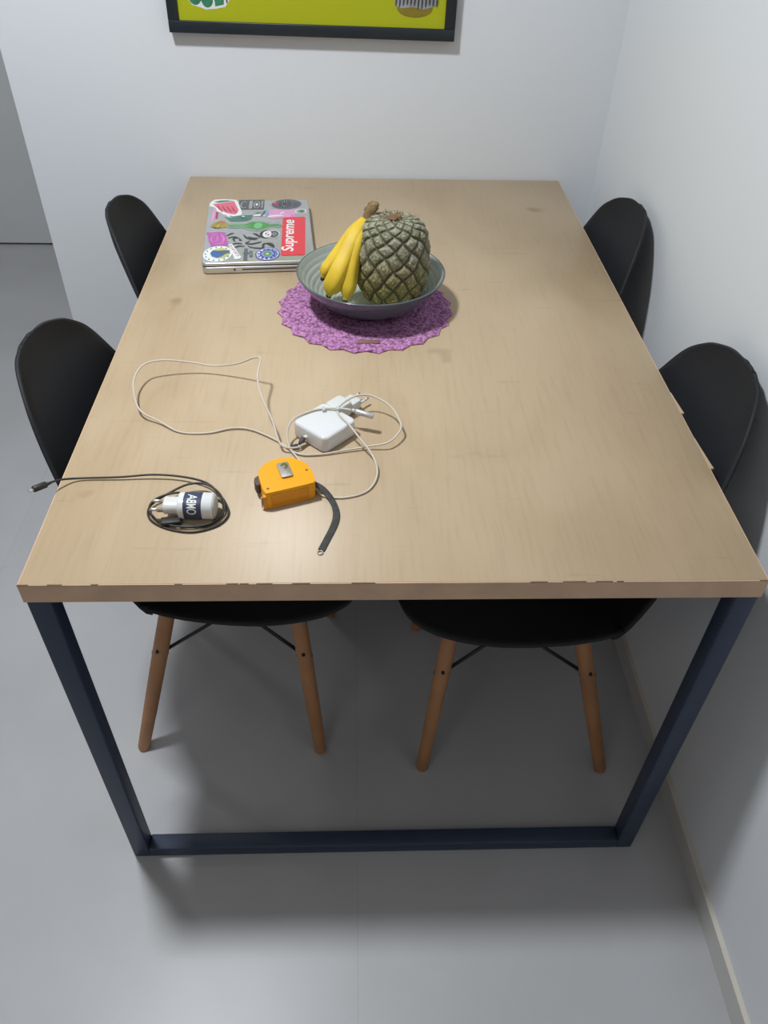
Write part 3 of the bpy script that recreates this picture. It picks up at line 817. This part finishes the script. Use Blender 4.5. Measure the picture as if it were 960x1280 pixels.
# ------------------------------------------------------------------ tape measure
tm = thing('tape_measure', 'yellow-orange tape measure lying flat with black wrist strap', 'tape measure', (-.150, .175, H+.0018), math.radians(18.5))
tm.rotation_euler = (math.radians(2.7), 0, math.radians(18.5))   # its back edge rides on the white cord
TMI = (Matrix.Translation(tm.location) @ Euler(tm.rotation_euler).to_matrix().to_4x4()).inverted(); loc = lambda p: TMI @ Vector(p)
# D-shaped case outline in its own frame: flat underside toward the viewer, domed back
case = [(-.036, -.0265), (-.030, -.0285), (.026, -.0270), (.033, -.0240), (.0355, -.016), (.0355, .000), (.031, .016), (.022, .0275), (.010, .0340), (-.006, .0355), (-.020, .0320), (-.031, .0235), (-.0365, .012), (-.0375, -.004), (-.0378, -.018)]
out = [(p.x, p.y) for p in spline([(x, y, 0) for x, y in case], 4, True)]
bm = bmesh.new(); prism(bm, out, .0006, .0300)
obj('case', bm, M['tape'], tm, bevel=.0030, seg=3)
bm = bmesh.new(); prism(bm, [(-.029, -.0296), (.024, -.0282), (.024, -.0270), (-.029, -.0284)], .0040, .0245)
obj('grip_panel', bm, M['tapeside'], tm, bevel=.0005, seg=1)
bm = bmesh.new(); prism(bm, [(-.0405, -.0280), (-.0355, -.0300), (-.0345, -.0262), (-.0372, -.0225), (-.0400, -.0235)], .0015, .0240)
obj('tape_mouth', bm, M['tapeside'], tm, bevel=.0008, seg=2)
bm = bmesh.new(); box(bm, -.0425, -.0410, -.0275, -.0240, .004, .022); box(bm, -.0412, -.0370, -.0258, -.0250, .007, .019)
obj('end_hook', bm, M['steel'], tm)
bm = bmesh.new(); prism(bm, [(-.0355, .018), (-.0345, .003), (-.0395, -.003), (-.0432, -.001), (-.0440, .008), (-.0420, .014)], .0065, .0235)
obj('lock_button', bm, M['button'], tm, bevel=.0012, seg=2)
bm = bmesh.new()
clip = rrect(.0165, .0300, .0025, 4, .0, .008)
prism(bm, clip, .0312, .0330); prism(bm, rrect(.012, .007, .001, 3, .0, .0185), .0296, .0316)
c = obj('belt_clip', bm, M['steel'], tm, bevel=.0004, seg=2)
a = Art(lambda x, y, z: (x, y, .0331 + z))
a.line([(-.004, .016), (.002, .019), (.0042, .013), (.0005, .009)], .0042, M['olive']); a.poly(ellipse(.001, -.001, .0012, .0012, 10), M['greylt'])
a.done('clip_cutout', c)
for x_, y_ in ((-.031, -.020), (.029, .0005)):
    bm = bmesh.new(); lathe(bm, [(.0017, .0299), (.0017, .0304), (0, .0304)], 10, c=(x_, y_, 0)); obj('screw', bm, M['button'], tm)
ST = [(-.1175, .1800, .7620), (-.108, .1755, .7610), (-.098, .168, .7580), (-.0875, .152, .7545), (-.0815, .132, .7535), (-.0810, .115, .7530), (-.0850, .097, .7520), (-.0925, .075, .7517), (-.0990, .056, .7517)]
bm = bmesh.new(); tube(bm, [loc(p) for p in spline(ST, 6)], 1, sides=12, flat=(.0047, .0009))
st = obj('wrist_strap', bm, M['strap'], tm, smooth=True)
bm = bmesh.new(); ring_pts = [loc((-.1002 + .0034*math.cos(k*PI/8), .0525 + .0034*math.sin(k*PI/8), .7515)) for k in range(17)]
tube(bm, ring_pts, .0008, sides=6, cap=False)
obj('end_ring', bm, M['ring'], st, smooth=True)

# ------------------------------------------------------------------ phone charger and its black cable
pc = thing('phone_charger', 'white round phone charger with navy lettered band lying inside a coiled cable', 'charger', (-.2700, .1265, H), math.radians(-1.5))
AX = .0170
def rings_x(bm, prof, ry=.0175, rz=.0162, n=36, mi=0, cz=AX):
    pr = None; first = None
    for x_, s_ in prof:
        ring = [bm.verts.new((x_, ry*s_*math.copysign(abs(math.cos(t))**.8, math.cos(t)), cz + rz*s_*math.copysign(abs(math.sin(t))**.8, math.sin(t)))) for t in (2*PI*k/n for k in range(n))]
        if pr:
            for k in range(n): bm.faces.new((pr[k], pr[(k+1) % n], ring[(k+1) % n], ring[k])).material_index = mi
        else: first = ring
        pr = ring
    bm.faces.new(first[::-1]).material_index = mi; bm.faces.new(pr).material_index = mi
bm = bmesh.new(); rings_x(bm, [(-.0200, .94), (-.0190, 1), (-.0130, 1.0), (.0250, 1.0), (.0262, .96)])
body = obj('charger_body', bm, M['white'], pc, smooth=True, bevel=.0008)
bm = bmesh.new(); rings_x(bm, [(.0255, .94), (.0275, .90), (.0292, .72), (.0300, .40), (.0302, .1)])
obj('end_face', bm, M['greyplastic'], pc, smooth=True)
bm = bmesh.new(); rings_x(bm, [(-.0120, 1.012), (-.0119, 1.02), (.0119, 1.02), (.0120, 1.012)])
band = obj('label_band', bm, M['navyband'], pc, smooth=True, bevel=.0002, seg=1)
# lettering wraps round the band: x = along the axis, y = round the circumference (degrees from the top, + toward the viewer)
def wrap(x, y, z):
    t = PI/2 + y/.0178
    k = 1.03 + z*20
    return (x, .0175*k*math.copysign(abs(math.cos(t))**.8, math.cos(t))*1.0, AX + .0162*k*math.copysign(abs(math.sin(t))**.8, math.sin(t)))
a2 = Art(lambda x, y, z: wrap(x, y, z))
a2.text('OMBA', -.0005, .0125, .0310, .0130, M['p_white'], rot=-PI/2, bold=.012)
a2.poly([(-.002, -.0135), (.0055, -.0135), (.0055, -.0110), (-.002, -.0110)], M['p_white'])
a2.done('band_lettering', band, 'white lettering printed on the navy band')
bm = bmesh.new(); rings_x(bm, [(-.0400, .93), (-.0390, 1), (-.0205, 1), (-.0195, .98)], .0125, .0098)
plug = obj('plug_block', bm, M['white2'], pc, smooth=True, bevel=.0008)
for e in (-.0085, .0085):
    bm = bmesh.new(); tube(bm, [(-.0395, e, AX), (-.0560, e, AX), (-.0580, e, AX)], [.0022, .0022, .0014], sides=10)
    obj('pin', bm, M['pin'], plug, smooth=True)

uc = thing('usb_cable', 'thin black charging cable coiled on the table, connector end sticking past the left edge', 'cable', (-.28, .135, H))
O = Vector(uc.location); loc = lambda p: Vector(p) - O
US = [(-.4785, .1680, .7690), (-.466, .185, .7630), (-.443, .199, .7545), (-.387, .201, .755), (-.342, .203, .7575), (-.302, .199, .7575), (-.266, .185, .7590), (-.245, .165, .7570), (-.230, .141, .7535), (-.227, .121, .7525), (-.240, .102, .752), (-.270, .091, .752), (-.303, .0975, .752), (-.327, .113, .752), (-.335, .131, .753), (-.329, .146, .756), (-.308, .163, .7600), (-.287, .175, .7630), (-.265, .176, .7635), (-.245, .163, .7610), (-.2335, .143, .7570), (-.2335, .123, .7555), (-.248, .1045, .7548), (-.276, .0985, .7543), (-.305, .1035, .7543), (-.324, .117, .7540), (-.3335, .1345, .7565), (-.325, .151, .7590), (-.300, .160, .7610), (-.279, .158, .7555), (-.2400, .152, .7530), (-.2360, .120, .7525), (-.2520, .1025, .7525), (-.2720, .1020, .7525), (-.2880, .1015, .7530)]
bm = bmesh.new(); tube(bm, [loc(p) for p in spline(US, 8)], .00155, sides=8)
obj('cable_cord', bm, M['cable'], uc, smooth=True)
bm = bmesh.new(); a0, a1 = loc((-.4770, .1695, .7686)), loc((-.4905, .1555, .7712))
tube(bm, [loc((-.473, .1745, .767)), a0], [.0018, .0028], sides=10); tube(bm, [a0, a0.lerp(a1, .06), a0.lerp(a1, .94), a1], [.0036, .0046, .0046, .0040], sides=12)
con = obj('small_connector', bm, M['cable'], uc, smooth=True)
bm = bmesh.new(); tube(bm, [a1, a1 + (a1-a0).normalized()*.0062], 1, sides=12, flat=(.0031, .0011))
obj('metal_tip', bm, M['pin'], con)
bm = bmesh.new(); mx = Matrix.Translation(loc((-.3030, .1080, .7505))) @ Matrix.Rotation(math.radians(8), 4, 'Z')
box(bm, -.010, .016, -.0065, .0065, .0003, .0085, mx=mx)
obj('large_connector', bm, M['cable'], uc, bevel=.0015, seg=2)

# ------------------------------------------------------------------ framed poster on the back wall
FX0, FX1, FZ0, FZ1, FD = -.4685, .1735, 1.0655, 1.60, .022
pic = thing('framed_poster', 'lime yellow poster in a black frame hanging on the back wall', 'picture', ((FX0+FX1)/2, YB, FZ0))
pic.rotation_euler = (0, math.radians(.75), 0)
fw, fh, bw = FX1-FX0, FZ1-FZ0, .024
bm = bmesh.new()
box(bm, -fw/2, fw/2, -FD, -.001, 0, bw); box(bm, -fw/2, fw/2, -FD, -.001, fh-bw, fh)
box(bm, -fw/2, -fw/2+bw, -FD, -.001, bw, fh-bw); box(bm, fw/2-bw, fw/2, -FD, -.001, bw, fh-bw)
obj('frame_border', bm, M['frame'], pic, bevel=.0015, seg=2)
pb = obj('poster_sheet', B(-fw/2+bw, fw/2-bw, -FD+.006, -.002, bw, fh-bw), M['poster'], pic)
a = Art(lambda x, y, z: (x, -FD+.0059-z*2, y), .0001)
X0 = -fw/2+bw
a.poly([(X0+.022, bw+.090), (X0+.018, bw+.050), (X0+.032, bw+.030), (X0+.050, bw+.0255), (X0+.062, bw+.022), (X0+.085, bw+.024), (X0+.105, bw+.028), (X0+.122, bw+.050), (X0+.125, bw+.095), (X0+.075, bw+.115)], M['p_white'])
a.poly(ellipse(X0+.040, bw+.048, .015, .018), M['p_green']); a.poly(ellipse(X0+.066, bw+.042, .013, .016), M['p_green'])
a.poly([(X0+.083, bw+.029), (X0+.102, bw+.033), (X0+.105, bw+.070), (X0+.081, bw+.070)], M['p_green'])
a.line([(X0+.085, bw+.04), (X0+.095, bw+.05), (X0+.102, bw+.04)], .004, M['p_dark']); a.line([(X0+.032, bw+.045), (X0+.045, bw+.055), (X0+.05, bw+.04)], .004, M['p_white'])
a.line([(X0+.109, bw+.036), (X0+.111, bw+.07)], .004, M['p_dark'])
a.done('poster_print', pb, 'green lettering blob with white outline')
a = Art(lambda x, y, z: (x, -FD+.0059-z*2, y), .0001)
a.poly(ellipse(X0+.525, bw+.038, .040, .018), M['p_brown'])
a.poly([(X0+.480, bw+.043), (X0+.492, bw+.037), (X0+.520, bw+.040), (X0+.545, bw+.036), (X0+.572, bw+.044), (X0+.575, bw+.085), (X0+.478, bw+.085)], M['greylt'])
for k in range(12):
    xx = X0+.482+.0082*k; hh = random.uniform(.000, .010)
    a.line([(xx, bw+.036+hh), (xx+.001, bw+.052), (xx, bw+.08)], .0035, M['p_dark'])
a.done('poster_print', pb, 'dark dripping print')

# ------------------------------------------------------------------ camera and light
cam = bpy.data.cameras.new('camera'); co = bpy.data.objects.new('camera', cam); C.objects.link(co)
co.location = (-.0545024, -.6667244, 1.4779485)
co.rotation_euler = (.831656675, -.0218946, -.0287825)
cam.sensor_fit = 'VERTICAL'; cam.sensor_height = 24; cam.lens = 986.345*24/1280; cam.clip_start = .02
bpy.context.scene.camera = co
def area(name, loc, size, power, col, shape='DISK', rot=(0, 0, 0)):
    l = bpy.data.lights.new(name, 'AREA'); l.shape = shape; l.size = size; l.energy = power; l.color = col
    o = bpy.data.objects.new(name, l); C.objects.link(o); o.location = loc; o.rotation_euler = rot; return o
area('ceiling_lamp', (-.68, .35, 2.56), .20, 40, (.935, .97, 1))
area('front_fill_light', (-1.1, -1.7, 2.58), 1.0, 7, (1, .96, .92), 'SQUARE')  # added fill behind the camera, lifts the table front and shadowed floor
area('hall_fill_light', (-1.9, 2.0, 2.58), .3, 5, (.96, .98, 1))  # added fill, out of view, to lighten the hall wall and floor
wd = bpy.data.worlds.new('world'); bpy.context.scene.world = wd; wd.use_nodes = True
wd.node_tree.nodes['Background'].inputs[0].default_value = (.5, .55, .6, 1); wd.node_tree.nodes['Background'].inputs[1].default_value = .1
vs_ = bpy.context.scene.view_settings
vs_.view_transform = 'Standard'; vs_.look = 'None'; vs_.exposure = 0; vs_.gamma = 1
